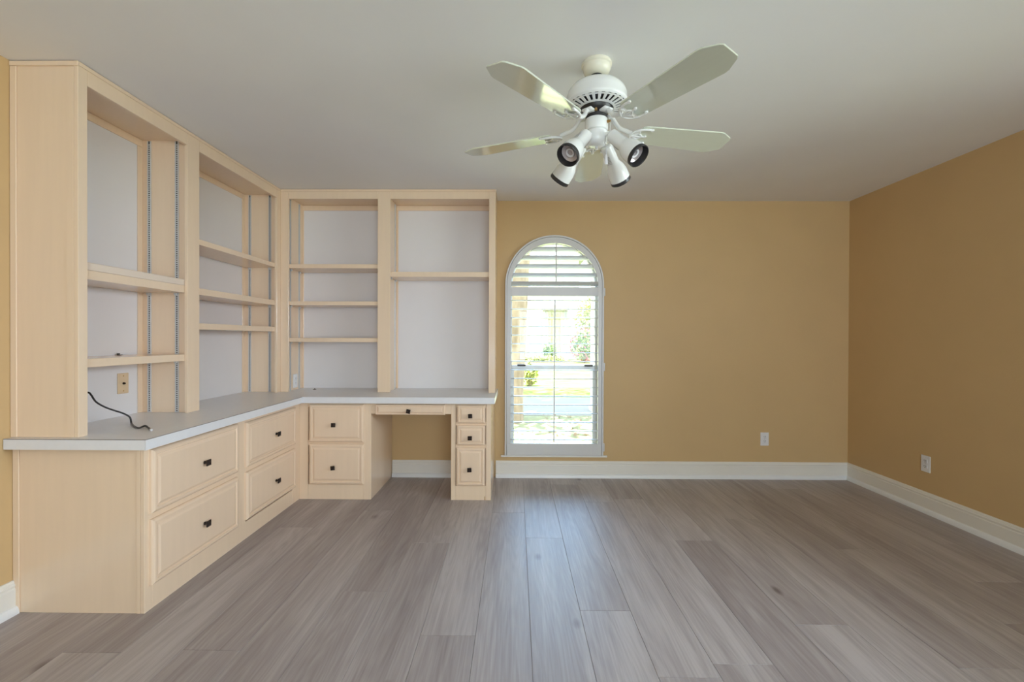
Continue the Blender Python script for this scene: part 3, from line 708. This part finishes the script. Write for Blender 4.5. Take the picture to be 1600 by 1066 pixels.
def leaves(bm, n, c, r, size, squash=1.0, shell=.55):
    for _ in range(n):
        d = Vector((random.gauss(0, 1), random.gauss(0, 1), random.gauss(0, 1))).normalized()
        p = Vector(c) + Vector((d.x * r[0], d.y * r[1], d.z * r[2])) * (shell + (1 - shell) * random.random())
        u = Vector((random.gauss(0, 1), random.gauss(0, 1), random.gauss(0, 1))).normalized(); v = u.orthogonal().normalized()
        s = size * random.uniform(.6, 1.2)
        bm.faces.new([bm.verts.new(p + a) for a in (-u * s, v * s * .45, u * s, -v * s * .45)])
bm = bmesh.new()
for _ in range(900):
    p = Vector((random.uniform(-1.2, 2.2), random.uniform(4.9, 8.0), G + .03 + random.random() * .02))
    if p.x < .45 and p.y > 6.7: continue
    a = random.random() * 6.3; s = random.uniform(.02, .05)
    u = Vector((math.cos(a), math.sin(a), random.uniform(-.4, .4))) * s; v = Vector((-math.sin(a), math.cos(a), random.uniform(-.4, .4))) * s * .5
    bm.faces.new([bm.verts.new(p + q) for q in (-u, v, u, -v)])
o = obj('leaf_litter', bm, M['litter']); o['kind'] = 'stuff'; o['label'] = 'dry brown leaves scattered on the pale grass strip'
bm = bmesh.new(); box(bm, XR + .2, 9, -6, 3.6, G - .1, G + .015); struct(obj('unseen_bounce_slab', bm, M['drive']), 'unseen pale concrete slab added beside the house to cut green lawn bounce')  # unseen slab, added so less green lawn light reaches the room
# tree beside the window whose crown shades the drive
tr = thing('shade_tree', 'thick pale-barked tree trunk close outside the left of the window', 'tree', (-.25, 7.5, G))
bm = bmesh.new(); tube(bm, spline([(-.26, 7.5, G - .05), (-.24, 7.5, .3), (-.17, 7.5, 1.2), (-.10, 7.5, 2.2), (.0, 7.6, 3.4), (.2, 7.8, 5.2)], 5), [.40 - .006 * i for i in range(26)], 14); obj('trunk', bm, M['bark'], tr, 60)
bm = bmesh.new()
for a in range(6):
    q = a * 1.05; tube(bm, [(.05, 7.6, 3.6), (.05 + 1.3 * math.cos(q), 7.6 + 1.3 * math.sin(q), 4.7), (.05 + 2.6 * math.cos(q), 7.6 + 2.6 * math.sin(q), 5.4)], [.14, .09, .04], 8)
obj('branch', bm, M['bark'], tr, 60)
bm = bmesh.new(); leaves(bm, 2600, (.3, 7.9, 5.6), (3.6, 3.2, 1.3), .22, shell=.2); o = obj('crown', bm, M['leaf'], tr); o['kind'] = 'stuff'
po = thing('porch_post', 'square white porch post standing right outside the window view', 'post', (1.53, 8.7, G))
bxo('shaft', M['stucco'], po, 1.445, 1.615, 8.615, 8.785, G + .1, 3.4, .006); bxo('plinth', M['stucco'], po, 1.42, 1.64, 8.59, 8.81, G, G + .1, .006)
# house across the lawn
HY = 29.0
hs = thing('house_across', 'white two-storey house across the lawn with outside stair and small portico', 'house', (2, HY, G))
bm = bmesh.new(); box(bm, -7, 4.1, HY + .6, HY + 7, G, 6.4); obj('wall', bm, M['stucco'], hs)
bm = bmesh.new(); prism(bm, [(HY + .1, 6.4), (HY + 7.5, 6.4), (HY + 3.8, 8.4)], 0, -7.4, 4.5); obj('roof', bm, M['shade'], hs)
bxo('brick_panel', M['brick'], hs, -7, .85, HY + .5, HY + .62, G, 3.3, .01)
gd = bxo('garage_door', M['gdoor'], hs, .95, 1.72, HY + .45, HY + .62, G + .05, 2.45, .01)
for i in range(4): bxo('door_panel', M['gdoor'], gd, 1.0, 1.67, HY + .41, HY + .46, G + .12 + i * .62, G + .66 + i * .62, .02)
bxo('portico_roof', M['shade'], hs, 1.72, 3.36, HY - .5, HY + .6, 3.02, 3.36, .03)
for x in (1.80, 3.08): bxo('portico_post', M['shade'], hs, x, x + .16, HY - .35, HY - .19, G, 3.02, .01)
dr = bxo('front_door', M['door'], hs, 2.13, 2.91, HY + .5, HY + .62, G + .2, 2.78, .01)
for i, (a, b) in enumerate(((.35, .95), (1.15, 2.0), (2.15, 2.6))): bxo('door_panel', M['door'], dr, 2.23, 2.81, HY + .46, HY + .52, a, b, .02)
bxo('door_frame', M['stucco'], hs, 1.98, 2.12, HY + .45, HY + .6, G, 2.95, .01); bxo('door_frame', M['stucco'], hs, 2.92, 3.06, HY + .45, HY + .6, G, 2.95, .01)
bxo('doorstep', M['drive'], hs, 1.7, 3.3, HY - .6, HY + .5, G, G + .15, .02)
bm = bmesh.new(); prism(bm, [(1.95, 3.75), (1.95, 3.45), (-.2, 1.9), (-.2, 2.25)], 1, HY - .1, HY + .05); obj('stair_stringer', bm, M['stucco'], hs)
for i in range(11):
    x = .0 + i * .18; bxo('baluster', M['stucco'], hs, x, x + .04, HY - .05, HY - .01, 2.25 + i * .13, 3.15 + i * .13, 0)
bm = bmesh.new(); prism(bm, [(1.95, 4.55), (1.95, 4.47), (-.2, 2.97), (-.2, 3.05)], 1, HY - .07, HY + .01); obj('handrail', bm, M['stucco'], hs)
def shrub(name, label, c, r, n, m, size, flowers=0, fm=None):
    t = thing(name, label, 'shrub', (c[0], c[1], G))
    bm = bmesh.new(); leaves(bm, n, c, r, size, shell=.35); o = obj('foliage', bm, m, t); o['kind'] = 'stuff'
    bm = bmesh.new()
    for q in range(4):
        a = q * 1.6; tube(bm, [(c[0], c[1], G), (c[0] + r[0] * .5 * math.cos(a), c[1] + r[1] * .5 * math.sin(a), c[2])], [.04, .015], 6)
    obj('stem', bm, M['bark'], t)
    if flowers:
        bm = bmesh.new(); leaves(bm, flowers, c, (r[0] * 1.03, r[1] * 1.05, r[2] * 1.03), size * .8, shell=.95); o = obj('blossom', bm, fm, t); o['kind'] = 'stuff'
    return t
shrub('door_shrub', 'small round green bush beside the portico of the white house', (2.05, HY - 1.25, .4), (.5, .35, .6), 500, M['leaf'], .10)
shrub('flowering_shrub', 'dark green shrub covered in pink flowers right of the white house', (3.95, 26.0, .85), (.85, .6, .95), 700, M['leaf'], .12, 260, M['pink'])
shrub('tall_shrub', 'tall yellow-green shrub behind the pink flowering one', (4.45, 28.0, 2.1), (.9, .7, 1.75), 800, M['leafl'], .14)
shrub('dark_shrub', 'dark green shrub standing behind the tall yellow-green shrub', (5.9, 31, 2.6), (1.3, .8, 2.4), 900, M['leaf'], .16)
shrub('drive_shrub', 'small bright green plant beside the tree trunk at the drive edge', (.42, 13.2, G + .34), (.26, .26, .36), 260, M['leafl'], .08)
bm = bmesh.new()
for i in range(14): leaves(bm, 90, (.4 + i * .18, HY - 2.4 + random.uniform(-.1, .1), G + .15), (.3, .35, .28), .09, shell=.3)
tag(obj('low_hedge', bm, M['leafl']), 'low bright green border planting along the foot of the white house', 'hedge')

def yard_tree(label, x, y, r, h, n, m):
    t = thing('yard_tree', label, 'tree', (x, y, G))
    bm = bmesh.new(); tube(bm, [(x, y, G - .05), (x + .05, y, h * .5), (x, y, h)], [.22, .16, .08], 10); obj('trunk', bm, M['bark'], t, 60)
    bm = bmesh.new(); leaves(bm, n, (x, y, h), (r, r * .9, h * .62), .20, shell=.45); o = obj('crown', bm, m, t); o['kind'] = 'stuff'
yard_tree('yellow-green leafy tree beyond the porch post', 7.6, 20.0, 2.4, 3.6, 2200, M['leafl'])
yard_tree('yellow-green leafy tree farthest out past the white house corner', 9.6, 27.5, 2.9, 4.2, 2200, M['leafl'])
